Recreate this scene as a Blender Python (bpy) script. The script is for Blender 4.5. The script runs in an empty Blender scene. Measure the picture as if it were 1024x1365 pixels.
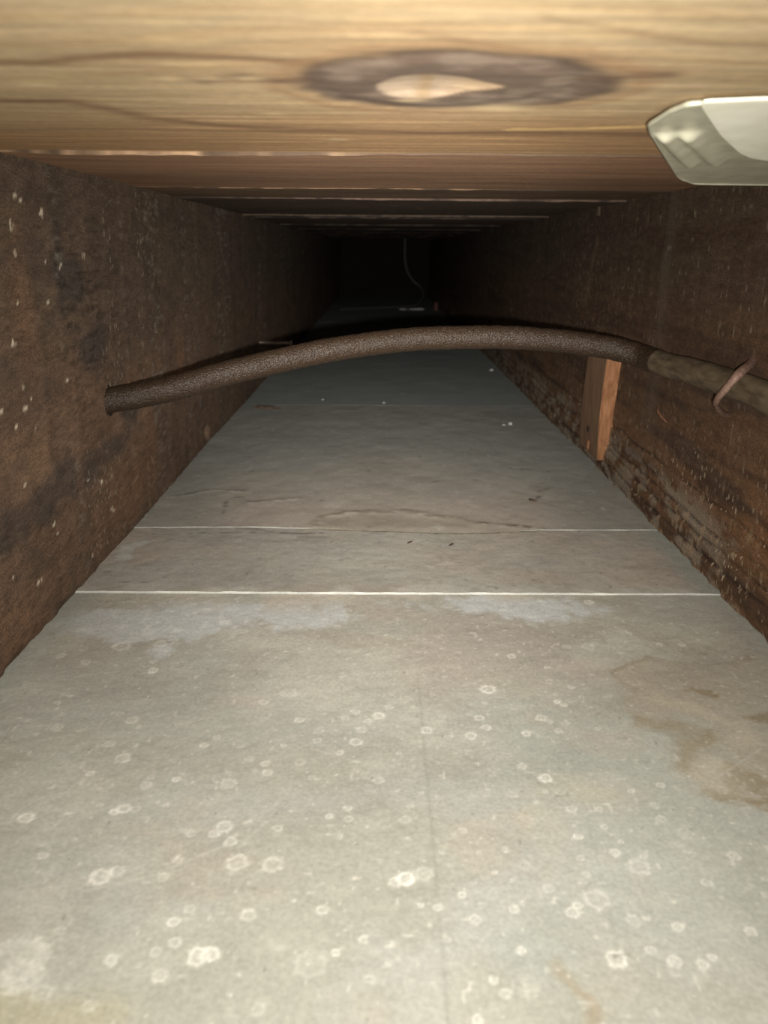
import bpy, math, random
import numpy as np
from mathutils import Vector, Matrix

# ------------------------------------------------------------------ camera, world, lamp, exposure
# Metres. X right, Y into the joist bay, Z up; the top of the grey panels is Z = 0.
scn = bpy.context.scene
CAM_H = 0.187
TOP = 0.227                      # underside of the floorboards
cam_data = bpy.data.cameras.new('camera')
cam = bpy.data.objects.new('camera', cam_data)
scn.collection.objects.link(cam)
scn.camera = cam
cam_data.sensor_fit = 'HORIZONTAL'
cam_data.sensor_width = 36.0
cam_data.lens = 36.0 * 1025 / 1024
cam_data.clip_start = 0.003
cam_data.clip_end = 50
cam_data.dof.use_dof = True
cam_data.dof.focus_distance = 0.42
cam_data.dof.aperture_fstop = 20.0
rot = Matrix.Rotation(math.radians(-0.35), 4, 'Z') @ Matrix.Rotation(math.radians(90 - 18.8), 4, 'X') @ Matrix.Rotation(math.radians(0.4), 4, 'Z')
cam.matrix_world = Matrix.Translation((0, 0, CAM_H)) @ rot

world = bpy.data.worlds.new('world')
scn.world = world
world.use_nodes = True
world.node_tree.nodes['Background'].inputs[0].default_value = (0.9, 0.8, 0.65, 1)
world.node_tree.nodes['Background'].inputs[1].default_value = 0.012

scn.view_settings.view_transform = 'Standard'
scn.view_settings.look = 'None'
scn.view_settings.gamma = 1.0
scn.view_settings.use_curve_mapping = False
scn.view_settings.exposure = 0.0

# the phone's torch: one small lamp just below and right of the lens, a wide spill with a hot middle
LAMP = Vector((0.011, 0.004, 0.177))
def torch(name, watts, size_deg, down_deg):
    d = bpy.data.lights.new(name, 'SPOT')
    d.energy = watts
    d.spot_size = math.radians(size_deg)
    d.spot_blend = 1.0
    d.shadow_soft_size = 0.0028
    d.color = (1.0, 0.97, 0.91)
    o = bpy.data.objects.new(name, d)
    o.location = LAMP
    o.rotation_euler = (math.radians(90 - down_deg), 0, 0)
    scn.collection.objects.link(o)
torch('torch_spill', 4.0, 178, 30)
torch('torch_beam', 3.5, 95, 10)
torch('torch_middle', 9.0, 60, 8)
torch('torch_core', 14.0, 40, 6)
torch('torch_hotspot', 5.0, 24, 4)

# ------------------------------------------------------------------ helpers
PI = math.pi
rng = np.random.default_rng(7)
random.seed(7)

def hash2(i, j, s):
    h = (i.astype(np.int64) * 374761393 + j.astype(np.int64) * 668265263 + s * 974711) & 0xffffffff
    h = ((h ^ (h >> 13)) * 1274126177) & 0xffffffff
    h = h ^ (h >> 16)
    return (h & 0xffffff) / float(0xffffff)

def vn(x, y, s=0):
    x = np.asarray(x, float); y = np.asarray(y, float)
    i = np.floor(x); j = np.floor(y)
    u = x - i; v = y - j
    u = u * u * (3 - 2 * u); v = v * v * (3 - 2 * v)
    a = hash2(i, j, s); b = hash2(i + 1, j, s); c = hash2(i, j + 1, s); d = hash2(i + 1, j + 1, s)
    return a + (b - a) * u + (c - a) * v + (a - b - c + d) * u * v

def fbm(x, y, s=0, o=4):
    t = 0; a = 0.5; n = 0
    for k in range(o):
        t = t + a * vn(x * 2 ** k, y * 2 ** k, s + k * 17); n += a; a *= 0.5
    return t / n

def sstep(a, b, x):
    t = np.clip((x - a) / (b - a), 0, 1)
    return t * t * (3 - 2 * t)

def mix(c, d, t):
    t = np.asarray(t)[..., None]
    return c * (1 - t) + np.asarray(d) * t

def flat(x, c):
    return np.ones(np.shape(x) + (3,)) * np.asarray(c, float)

def segdist(x, y, pts, sy=1.0):
    best = np.full(np.shape(x), 1e9)
    for (ax, ay), (bx, by) in zip(pts[:-1], pts[1:]):
        dx, dy = bx - ax, (by - ay) * sy
        px, py = x - ax, (y - ay) * sy
        t = np.clip((px * dx + py * dy) / (dx * dx + dy * dy + 1e-12), 0, 1)
        best = np.minimum(best, np.hypot(px - t * dx, py - t * dy))
    return best

def blob(x, y, cx, cy, rx, ry=None):
    ry = ry or rx
    return np.exp(-((x - cx) / rx) ** 2 - ((y - cy) / ry) ** 2)

def inside(x, y, poly):
    r = np.zeros(np.shape(x), bool)
    n = len(poly)
    for i in range(n):
        x1, y1 = poly[i]; x2, y2 = poly[(i + 1) % n]
        if y1 == y2: continue
        c = ((y1 > y) != (y2 > y)) & (x < (x2 - x1) * (y - y1) / (y2 - y1) + x1)
        r ^= c
    return r

def link(o, parent=None):
    scn.collection.objects.link(o)
    if parent: o.parent = parent
    return o

def mesh_obj(name, verts, faces, mat, parent=None, cols=None, smooth=True, mats=None, fmat=None):
    me = bpy.data.meshes.new(name)
    me.from_pydata([tuple(v) for v in verts], [], faces)
    if cols is not None:
        a = me.color_attributes.new('col', 'FLOAT_COLOR', 'POINT')
        c4 = np.ones((len(verts), 4), np.float32); c4[:, :3] = cols
        a.data.foreach_set('color', c4.ravel())
    me.materials.append(mat)
    for m in (mats or []): me.materials.append(m)
    if fmat is not None: me.polygons.foreach_set('material_index', np.asarray(fmat, np.int32))
    me.polygons.foreach_set('use_smooth', np.full(len(me.polygons), smooth))
    me.update()
    return link(bpy.data.objects.new(name, me), parent)

def slab(name, U, V, front, back, color, edgecol, mat, parent=None, skip=None):
    """A solid plate: a fine front face with relief and colour, four edge faces and a plain back."""
    nu, nv = len(U), len(V)
    G, K = np.meshgrid(U, V, indexing='ij')
    P = front(G, K).reshape(-1, 3)
    C = np.clip(color(G, K).reshape(-1, 3), 0.001, 1)
    i = np.arange(nu - 1)[:, None] * nv + np.arange(nv - 1)[None, :]
    quads = np.stack([i, i + nv, i + nv + 1, i + 1], -1).reshape(-1, 4)
    if skip is not None:
        cu = (G[:-1, :-1] + G[1:, 1:]) / 2; cv = (K[:-1, :-1] + K[1:, 1:]) / 2
        quads = quads[~skip(cu, cv).reshape(-1)]
    ring = np.concatenate([np.arange(nu) * nv, (nu - 1) * nv + np.arange(1, nv),
                           (np.arange(nu - 2, -1, -1)) * nv + nv - 1, np.arange(nv - 2, 0, -1)])
    n0 = len(P); m = len(ring)
    E = P[ring]; B = back(G, K).reshape(-1, 3)[ring]
    ec = np.clip(edgecol(G.reshape(-1)[ring], K.reshape(-1)[ring]), 0.001, 1)
    verts = np.concatenate([P, E, B]); cols = np.concatenate([C, ec, ec * 0.9])
    k = np.arange(m); k2 = (k + 1) % m
    sk = np.stack([n0 + k, n0 + k2, n0 + m + k2, n0 + m + k], -1)
    faces = quads.tolist() + sk.tolist()
    c00, c10, c11, c01 = 0, nu - 1, nu - 1 + nv - 1, 2 * (nu - 1) + nv - 1
    faces.append([n0 + m + q for q in (c00, c10, c11, c01)])
    o = mesh_obj(name, verts, faces, mat, parent, cols)
    sm = np.ones(len(faces), bool); sm[len(quads):] = False
    o.data.polygons.foreach_set('use_smooth', sm)
    return o

def spaced(*segs):
    """segs: (start, end, step) -> one increasing array"""
    out = []
    for a, b, s in segs:
        n = max(1, int(round((b - a) / s)))
        out.append(np.linspace(a, b, n + 1)[:-1])
    out.append(np.array([segs[-1][1]]))
    return np.concatenate(out)

def spline(pts, per=14):
    P = [np.array(p, float) for p in pts]
    P = [2 * P[0] - P[1]] + P + [2 * P[-1] - P[-2]]
    out = []
    for i in range(1, len(P) - 2):
        a, b, c, d = P[i - 1:i + 3]
        for t in np.linspace(0, 1, per, endpoint=False):
            out.append(0.5 * ((2 * b) + (c - a) * t + (2 * a - 5 * b + 4 * c - d) * t ** 2 + (3 * b - a - 3 * c + d) * t ** 3))
    out.append(P[-2])
    return np.array(out)

def tube(name, path, rad, mat, parent=None, sides=20, rough=0.0, flatten=1.0, seed=3):
    """A closed tube along a path; rad may be a function of 0..1; rough adds small lumps."""
    n = len(path)
    T = np.gradient(path, axis=0); T /= np.linalg.norm(T, axis=1)[:, None]
    nrm = np.cross(T[0], [0, 0, 1.0]);
    if np.linalg.norm(nrm) < 1e-3: nrm = np.array([1.0, 0, 0])
    nrm /= np.linalg.norm(nrm)
    verts = []
    s = 0.0
    for i in range(n):
        if i: s += np.linalg.norm(path[i] - path[i - 1])
        nrm = nrm - T[i] * nrm.dot(T[i]); nrm /= np.linalg.norm(nrm)
        bi = np.cross(T[i], nrm)
        r = rad(i / (n - 1)) if callable(rad) else rad
        a = np.arange(sides) * 2 * PI / sides
        rr = r * np.ones(sides)
        if rough:
            q = np.concatenate([a])
            rr = rr + rough * (fbm(np.cos(q) * 3 + 50 + s * 420, np.sin(q) * 3 + 50 + s * 160, seed, 3) - 0.5) * 2
        verts.append(path[i] + (np.cos(a) * rr)[:, None] * nrm + (np.sin(a) * rr * flatten)[:, None] * bi)
    verts = np.concatenate(verts)
    faces = []
    for i in range(n - 1):
        for j in range(sides):
            j2 = (j + 1) % sides
            faces.append((i * sides + j, i * sides + j2, (i + 1) * sides + j2, (i + 1) * sides + j))
    faces.append(tuple(range(sides))[::-1]); faces.append(tuple((n - 1) * sides + j for j in range(sides)))
    return mesh_obj(name, verts, faces, mat, parent)

def chunk(name, size, loc, rotz, mat, parent=None, seed=1, tilt=0.0, lift=True):
    """A small irregular broken piece, faceted."""
    r = random.Random(seed)
    vs = []
    sx, sy, sz = size
    for z in (0, 1):
        for k in range(6):
            a = k * PI / 3 + r.uniform(-.25, .25)
            q = (1.0 if z == 0 else 0.72) * r.uniform(.8, 1.1)
            vs.append((math.cos(a) * sx * .5 * q, math.sin(a) * sy * .5 * q, sz * (z * r.uniform(.75, 1.0))))
    fs = [tuple(range(6))[::-1], tuple(range(6, 12))]
    for k in range(6):
        k2 = (k + 1) % 6
        fs.append((k, k2, k2 + 6, k + 6))
    o = mesh_obj(name, vs, fs, mat, parent, smooth=False)
    o.location = loc
    o.rotation_euler = (tilt, 0, rotz)
    return o

def tag(o, label, cat, group=None):
    o['label'] = label; o['category'] = cat
    if group: o['group'] = group
    return o

def empty(name, loc=(0, 0, 0)):
    o = bpy.data.objects.new(name, None)
    o.empty_display_size = 0.02
    o.location = loc
    return link(o)

# ------------------------------------------------------------------ materials
def painted(name, rough=0.85, fine=600, fine_amt=0.25, bump=0.25, bscale=(900, 900, 900), bdist=0.0006, spec=0.25, speck=None):
    """Colour attribute x fine grain, fine bump, optional pale specks."""
    m = bpy.data.materials.new(name); m.use_nodes = True
    nt = m.node_tree; N = nt.nodes; L = nt.links
    b = N['Principled BSDF']
    b.inputs['Roughness'].default_value = rough
    b.inputs['Specular IOR Level'].default_value = spec
    at = N.new('ShaderNodeAttribute'); at.attribute_name = 'col'
    tc = N.new('ShaderNodeTexCoord')
    no = N.new('ShaderNodeTexNoise'); no.inputs['Scale'].default_value = fine; no.inputs['Detail'].default_value = 3
    L.new(tc.outputs['Object'], no.inputs['Vector'])
    mr = N.new('ShaderNodeMapRange')
    mr.inputs['From Min'].default_value = 0.25; mr.inputs['From Max'].default_value = 0.75
    mr.inputs['To Min'].default_value = 1 - fine_amt; mr.inputs['To Max'].default_value = 1 + fine_amt
    L.new(no.outputs['Fac'], mr.inputs['Value'])
    mx = N.new('ShaderNodeVectorMath'); mx.operation = 'SCALE'
    L.new(at.outputs['Color'], mx.inputs[0]); L.new(mr.outputs['Result'], mx.inputs['Scale'])
    col = mx.outputs['Vector']
    mp = N.new('ShaderNodeMapping'); mp.inputs['Scale'].default_value = bscale
    L.new(tc.outputs['Object'], mp.inputs['Vector'])
    n2 = N.new('ShaderNodeTexNoise'); n2.inputs['Scale'].default_value = 1.0; n2.inputs['Detail'].default_value = 5
    n2.inputs['Roughness'].default_value = 0.65
    L.new(mp.outputs['Vector'], n2.inputs['Vector'])
    h = n2.outputs['Fac']
    if speck:
        sc, size, cover, scol = speck
        mps = N.new('ShaderNodeMapping'); mps.inputs['Scale'].default_value = (sc, sc, sc * 0.55)
        L.new(tc.outputs['Object'], mps.inputs['Vector'])
        vo = N.new('ShaderNodeTexVoronoi'); vo.inputs['Scale'].default_value = 1.0
        L.new(mps.outputs['Vector'], vo.inputs['Vector'])
        sep = N.new('ShaderNodeSeparateColor'); L.new(vo.outputs['Color'], sep.inputs['Color'])
        wn = N.new('ShaderNodeMath'); wn.operation = 'LESS_THAN'; wn.inputs[1].default_value = cover
        L.new(sep.outputs['Red'], wn.inputs[0])
        sz = N.new('ShaderNodeMath'); sz.operation = 'MULTIPLY'; sz.inputs[1].default_value = size * 2
        L.new(sep.outputs['Green'], sz.inputs[0])
        ds = N.new('ShaderNodeMath'); ds.operation = 'LESS_THAN'
        L.new(vo.outputs['Distance'], ds.inputs[0]); L.new(sz.outputs[0], ds.inputs[1])
        am = N.new('ShaderNodeMath'); am.operation = 'MULTIPLY'
        L.new(wn.outputs[0], am.inputs[0]); L.new(ds.outputs[0], am.inputs[1])
        a2 = N.new('ShaderNodeMath'); a2.operation = 'MULTIPLY'
        L.new(am.outputs[0], a2.inputs[0])
        mkn = N.new('ShaderNodeAttribute'); mkn.attribute_name = 'dust'
        L.new(mkn.outputs['Fac'], a2.inputs[1])
        cm = N.new('ShaderNodeMix'); cm.data_type = 'RGBA'
        L.new(a2.outputs[0], cm.inputs['Factor']); L.new(col, cm.inputs['A'])
        cm.inputs['B'].default_value = (*scol, 1)
        col = cm.outputs['Result']
    L.new(col, b.inputs['Base Color'])
    bp = N.new('ShaderNodeBump'); bp.inputs['Strength'].default_value = bump; bp.inputs['Distance'].default_value = bdist
    L.new(h, bp.inputs['Height']); L.new(bp.outputs['Normal'], b.inputs['Normal'])
    return m

def plain(name, c1, c2, scale=(300, 300, 300), rough=0.7, metal=0.0, bump=0.3, bdist=0.0005, spec=0.3, detail=4, lo=0.35, hi=0.68):
    m = bpy.data.materials.new(name); m.use_nodes = True
    nt = m.node_tree; N = nt.nodes; L = nt.links
    b = N['Principled BSDF']
    b.inputs['Roughness'].default_value = rough; b.inputs['Metallic'].default_value = metal
    b.inputs['Specular IOR Level'].default_value = spec
    tc = N.new('ShaderNodeTexCoord'); mp = N.new('ShaderNodeMapping'); mp.inputs['Scale'].default_value = scale
    L.new(tc.outputs['Object'], mp.inputs['Vector'])
    no = N.new('ShaderNodeTexNoise'); no.inputs['Scale'].default_value = 1; no.inputs['Detail'].default_value = detail
    L.new(mp.outputs['Vector'], no.inputs['Vector'])
    cr = N.new('ShaderNodeValToRGB')
    cr.color_ramp.elements[0].color = (*c1, 1); cr.color_ramp.elements[1].color = (*c2, 1)
    cr.color_ramp.elements[0].position = lo; cr.color_ramp.elements[1].position = hi
    L.new(no.outputs['Fac'], cr.inputs['Fac']); L.new(cr.outputs['Color'], b.inputs['Base Color'])
    bp = N.new('ShaderNodeBump'); bp.inputs['Strength'].default_value = bump; bp.inputs['Distance'].default_value = bdist
    L.new(no.outputs['Fac'], bp.inputs['Height']); L.new(bp.outputs['Normal'], b.inputs['Normal'])
    return m

M_panel = painted('grey_cement_board', 0.8, 700, 0.13, 0.12, (450, 450, 450), 0.0006, 0.3)
M_board = painted('pine_underside', 0.75, 350, 0.10, 0.25, (40, 700, 700), 0.0006, 0.25)
M_joist_l = painted('sawn_dark_joist', 0.8, 1000, 0.5, 0.9, (500, 110, 750), 0.0012, 0.22, speck=(330, 0.20, 0.55, (0.34, 0.29, 0.22)))
M_joist_r = painted('sawn_brown_joist', 0.8, 900, 0.45, 0.7, (500, 90, 650), 0.0010, 0.22, speck=(360, 0.20, 0.6, (0.36, 0.28, 0.19)))

# ------------------------------------------------------------------ the grey panels below
XL, XR = -0.173, 0.200
SPOTS = [(-1663,2993,23,2),(-1589,3043,20,2),(-1397,2905,15,3),(-1364,2958,13,4),(-1382,2853,10,2),(-1468,2774,13,2),(-1326,2722,28,2),(-1392,2677,11,4),(-1033,2777,28,2),(-992,2731,12,3),(-1100,2826,19,1),(-1073,2616,24,2),(-994,2525,35,2),(-1059,3179,26,4),(-1079,3262,21,3),(-1400,3249,25,2),(-1545,3309,25,2),(-1655,3356,22,2),(-1664,3247,25,2),(-1277,3408,52,2),(-1094,3436,37,2),(-1086,2429,20,3),(-856,2366,23,2),(-853,2413,15,2),(-754,2398,17,4),(-692,2384,10,3),(-697,2608,19,3),(-656,2663,18,2),(-554,2378,31,2),(-501,2523,20,2),(-435,2495,20,3),(-421,2441,21,3),(-468,2450,11,2),(-302,2501,23,2),(-335,2784,22,3),(-379,2610,13,3),(-503,2919,23,3),(-401,2992,40,1),(-152,2562,18,3),(-246,2709,25,1),(-92,2631,27,3),(-68,2713,25,2),(-46,2772,19,3),(1,2816,29,4),(-99,2849,23,3),(-139,2799,19,2),(-248,2640,18,2),(2,2395,22,3),(-251,2411,14,2),(-159,2429,8,3),(-183,2487,9,3),(-899,2240,26,4),(-926,2221,18,5),(-1224,2192,29,4),(-856,2239,18,2),(-757,2255,12,3),(-991,2256,11,3),(-527,2152,33,3),(-555,2112,20,3),(-492,2081,23,3),(-632,2116,20,2),(-344,2145,18,2),(-168,2205,16,4),(-107,2244,16,3),(-104,2190,18,2),(-165,2157,10,3),(-129,2107,13,3),(-1090,2015,19,3),(-454,1986,39,3),(-341,1982,39,2),(-872,1924,38,4),(-830,1946,28,3),(-676,1925,19,2),(-647,1997,17,2),(-436,1871,9,3),(-384,1779,24,3),(-163,1803,20,3),(-256,1834,8,4),(-564,1802,18,2),(-600,1755,20,4),(-578,1683,19,4),(-624,1652,19,2),(-592,1578,24,3),(-500,1640,36,5),(-468,1646,29,5),(-739,1627,21,3),(-1005,1621,93,2),(-963,1575,61,2),(-117,1654,13,5),(-381,1582,8,4),(-394,1522,7,4),(-21,1571,16,2),(-39,1697,15,2),(-183,1617,52,1),(-919,1721,17,2),(-309,1483,20,2),(-1127,2150,23,1),(-1014,2088,10,2),(-750,1490,20,2),(-659,1610,10,2),(-892,1525,30,2),(493,3026,41,4),(872,3045,17,3),(902,2967,12,3),(785,2928,17,5),(809,2901,15,4),(786,2985,10,3),(464,2917,15,2),(427,2802,22,3),(201,2712,28,4),(378,2674,28,3),(447,2734,22,3),(691,2804,26,3),(717,2776,16,2),(784,2763,19,2),(607,2691,20,5),(742,2710,19,3),(909,2724,11,2),(648,3326,22,3),(802,3220,18,3),(942,3426,23,2),(1050,3427,38,1),(1418,3457,15,3),(1531,3454,19,4),(1184,3941,30,4),(628,2411,28,5),(612,2335,12,3),(552,2482,20,3),(440,2432,11,3),(81,2559,12,3),(46,2879,19,2),(94,2187,23,2),(117,2256,13,2),(686,2239,21,2),(786,2240,16,2),(779,2153,12,3),(678,2106,17,5),(677,2156,8,3),(815,2082,10,4),(780,2031,19,4),(664,2009,15,3),(869,2015,12,3),(842,1970,39,2),(424,2044,15,3),(372,1949,8,5),(289,2133,15,2),(259,2112,10,2),(212,2036,12,2),(88,1924,31,6),(55,1913,24,4),(145,1942,33,2),(258,1859,15,4),(183,1810,16,3),(131,1821,11,4),(291,1766,20,3),(410,1805,16,3),(440,1825,9,2),(584,1791,23,4),(605,1816,16,4),(668,1839,44,2),(663,1938,14,2),(532,1880,19,1),(760,1762,24,2),(881,1739,19,3),(1088,1723,18,4),(1227,1924,14,2),(406,1658,15,4),(669,1631,32,4),(775,1659,17,3),(830,1622,23,4),(904,1613,19,3),(941,1637,15,3),(318,1568,14,3),(343,1527,18,2),(259,1453,17,4),(1168,2019,22,2),(989,2191,21,2),(989,2262,19,2),(929,2336,14,3),(1048,2370,17,3),(1048,2122,31,1),(1031,2026,12,2),(1033,1908,21,2),(27,1615,12,3),(1192,1857,12,2),(421,1914,9,2),(476,1975,22,1),(335,2033,12,2),(158,2325,11,2),(486,2320,22,1)]      # lime splashes on the near panel: x, y, radius (0.1 mm), strength

def near_panel_col(x, y):
    big = fbm(x * 9 + 3, y * 9, 1, 4); mid = fbm(x * 40, y * 40, 5, 4); fin = fbm(x * 260, y * 260, 9, 3)
    c = flat(x, (0.398, 0.403, 0.358))
    c = mix(c, (0.40, 0.388, 0.335), sstep(0.45, 0.75, big) * 0.7)
    c = mix(c, (0.415, 0.425, 0.38), sstep(0.5, 0.75, fbm(x * 11, y * 11 + 9, 2, 4)) * 0.7)
    c = mix(c, (0.36, 0.33, 0.275), blob(x, y, 0.06, 0.32, 0.10, 0.05) * 0.6)
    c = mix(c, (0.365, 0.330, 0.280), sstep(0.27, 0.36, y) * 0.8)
    for sd, sc, cc, lo, am in ((201, 16, (0.362, 0.348, 0.285), .50, .55), (203, 24, (0.455, 0.452, 0.385), .52, .55), (205, 12, (0.375, 0.395, 0.350), .52, .5), (207, 30, (0.425, 0.385, 0.322), .58, .45)):
        c = mix(c, cc, sstep(lo, lo + .16, fbm(x * sc, y * sc * 1.25, sd, 5)) * am)
    brush = fbm(x * 18 + y * 20, y * 300 - x * 60, 209, 3)
    c = c * (1 + (brush - .5) * .10)[..., None]
    c = c * (1 + (mid - 0.5) * 0.20 + (fin - 0.5) * 0.10)[..., None]
    # bluish lime bloom by the joint
    bl = np.zeros_like(x)
    for cx, cy, rx, ry, k in ((-.150, .366, .022, .016, 1), (-.125, .362, .028, .020, 1), (-.105, .366, .022, .022, 1), (-.108, .336, .010, .010, .8), (-.075, .374, .022, .018, .7),
                             (-.050, .380, .018, .018, 1), (-.028, .378, .018, .018, .75), (.020, .390, .03, .010, .35), (.062, .392, .022, .014, .9), (.085, .386, .024, .018, .9), (.110, .384, .018, .012, .6)):
        bl = np.maximum(bl, k * blob(x, y, cx, cy, rx, ry))
    nb = .55 * fbm(x * 55, y * 60, 35, 4) + .45 * fbm(x * 190, y * 150, 37, 3)
    bl = sstep(.40, .66, bl * .55 + nb * .62 - .02) * sstep(.05, .25, bl)
    c = mix(c, (0.49, 0.505, 0.49), np.clip(bl * (0.6 + .9 * fin), 0, .95))
    up = blob(x, y, -.105, .372, .05, .026) + blob(x, y, .085, .388, .035, .02)
    c = mix(c, (0.62, 0.63, 0.60), np.clip(up, 0, 1) * sstep(.60, .74, fbm(x * 240, y * 240, 38, 3)) * .7)
    c = mix(c, (0.47, 0.41, 0.33), blob(x, y, -.055, .392, .04, .012) * sstep(.4, .65, mid) * .6)
    # map-like water stain on the right, its dark tide line and pale runs
    wx = x + (fbm(x * 60, y * 60, 21, 3) - .5) * .018; wy = y + (fbm(x * 60, y * 60, 22, 3) - .5) * .018
    st = [(.1121, .3215), (.1223, .3287), (.1345, .3324), (.1581, .3272), (.205, .335), (.205, .225), (.1383, .2234), (.131, .2263), (.1231, .2333), (.1197, .244), (.1258, .2579), (.1338, .2705), (.1212, .2744), (.1111, .2771), (.1077, .284), (.1123, .3018)]
    ins = inside(wx, wy, st)
    dl = segdist(wx, wy, st + st[:1])
    c = mix(c, (0.35, 0.31, 0.235), ins * 0.55 * (.4 + mid))
    c = mix(c, (0.24, 0.195, 0.125), np.exp(-(dl / .0022) ** 2) * (0.15 + 0.5 * sstep(.4, .7, mid)))
    c = mix(c, (0.29, 0.24, 0.155), np.exp(-(segdist(wx, wy, [(.1127, .2771), (.1223, .2731), (.1317, .2654), (.1214, .2485)]) / .0045) ** 2) * 0.6)
    for cx, cy, rx, ry in ((.1387, .2419, .008, .006), (.1244, .2365, .012, .006), (.1401, .2314, .010, .006), (.167, .284, .012, .008), (.150, .305, .010, .005)):
        c = mix(c, (0.23, 0.18, 0.10), sstep(.35, .75, blob(wx, wy, cx, cy, rx, ry) * (0.3 + 1.3 * fin)) * 0.65)
    c = mix(c, (0.47, 0.43, 0.34), np.exp(-(segdist(wx, wy, [(.1231, .2988), (.1414, .2856), (.1485, .2759), (.1461, .2617)]) / .005) ** 2) * .6)
    c = mix(c, (0.48, 0.445, 0.36), blob(wx, wy, .128, .2435, .012, .008) * .7)
    c = mix(c, (0.50, 0.46, 0.36), np.exp(-(segdist(wx, wy, [(.0581, .2212), (.0568, .2085), (.0541, .1985)]) / .004) ** 2) * .8 * mid)
    c = mix(c, (0.47, 0.43, 0.33), blob(wx, wy, .075, .235, .018, .010) * .5)
    c = mix(c, (0.30, 0.215, 0.10), np.exp(-(segdist(wx, wy, [(.0475, .1610), (.0517, .1521), (.0541, .1458), (.058, .135)]) / .0028) ** 2) * .75 * (.2 + .9 * mid))
    c = mix(c, (0.42, 0.385, 0.23), sstep(.2, .9, blob(wx, wy, -.10, .138, .042, .014) * (.6 + 1.2 * mid)) * .5)
    c = mix(c, (0.42, 0.37, 0.20), blob(wx, wy, .145, .145, .04, .02) * .35)
    # pencil line, scratches, soft scuffs
    c = c * (1 - 0.13 * np.exp(-((x - .0183 - (fbm(y * 30, x * 0, 4) - .5) * .0012) / .0007) ** 2) * sstep(.33, .30, y) * (0.5 + mid))[..., None]
    c = c * (1 - 0.08 * np.exp(-((x - .0715 - (y - .2) * .10) / .0005) ** 2) * sstep(.23, .21, y) * sstep(.15, .17, y))[..., None]
    r = random.Random(11)
    for k in range(34):
        ax, ay = r.uniform(-.15, .18), r.uniform(.15, .39); L = r.uniform(.006, .03); an = r.gauss(.25, .5)
        d = segdist(x, y, [(ax, ay), (ax + L * math.cos(an), ay + L * math.sin(an))])
        c = mix(c, (0.55, 0.53, 0.46), np.exp(-(d / .00045) ** 2) * r.uniform(.15, .4))
    # splashes: pale ring, paler middle
    for sx, sy, sr, k in SPOTS:
        sx, sy, sr = sx * 1e-4, sy * 1e-4, sr * 1e-4 * 1.05
        m = (np.abs(x - sx) < sr * 2) & (np.abs(y - sy) < sr * 2)
        if not m.any(): continue
        X, Y = x[m], y[m]
        w = 1 + (fbm(X * 900 + k, Y * 900, 31, 2) - .5) * .6
        d = np.hypot(X - sx, (Y - sy) * 1.05) / sr * w
        f = (0.95 * np.exp(-((d - .72) / .20) ** 2) + 0.75 * np.exp(-(d / .30) ** 2) * (fbm(X * 1200, Y * 1200, 8, 2) * 1.3) + .15 * (d < .8)) * (.55 + .9 * fbm(X * 500, Y * 500 + k, 36, 2))
        c[m] = mix(c[m], (0.74, 0.73, 0.65), np.clip(f * (0.09 + 0.145 * k), 0, .95))
    # fine lime mist
    mist = vn(x * 520, y * 520, 77) ** 20 + 0.6 * vn(x * 300, y * 300, 78) ** 26
    c = mix(c, (0.66, 0.64, 0.56), np.clip(mist * 1.1, 0, .6) * sstep(.11, .13, y))
    pit = vn(x * 420, y * 420, 79) ** 60
    c = mix(c, (0.13, 0.11, 0.08), np.clip(pit, 0, .6) * sstep(.11, .13, y))
    # crumbly bright lip right at the joint
    c = mix(c, (0.50, 0.46, 0.38), sstep(.388, .402, y) * sstep(.45, .7, mid) * .6)
    # greenish margin along the joist
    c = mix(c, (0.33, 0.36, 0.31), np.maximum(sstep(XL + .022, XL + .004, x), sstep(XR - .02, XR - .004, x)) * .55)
    return c

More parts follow.
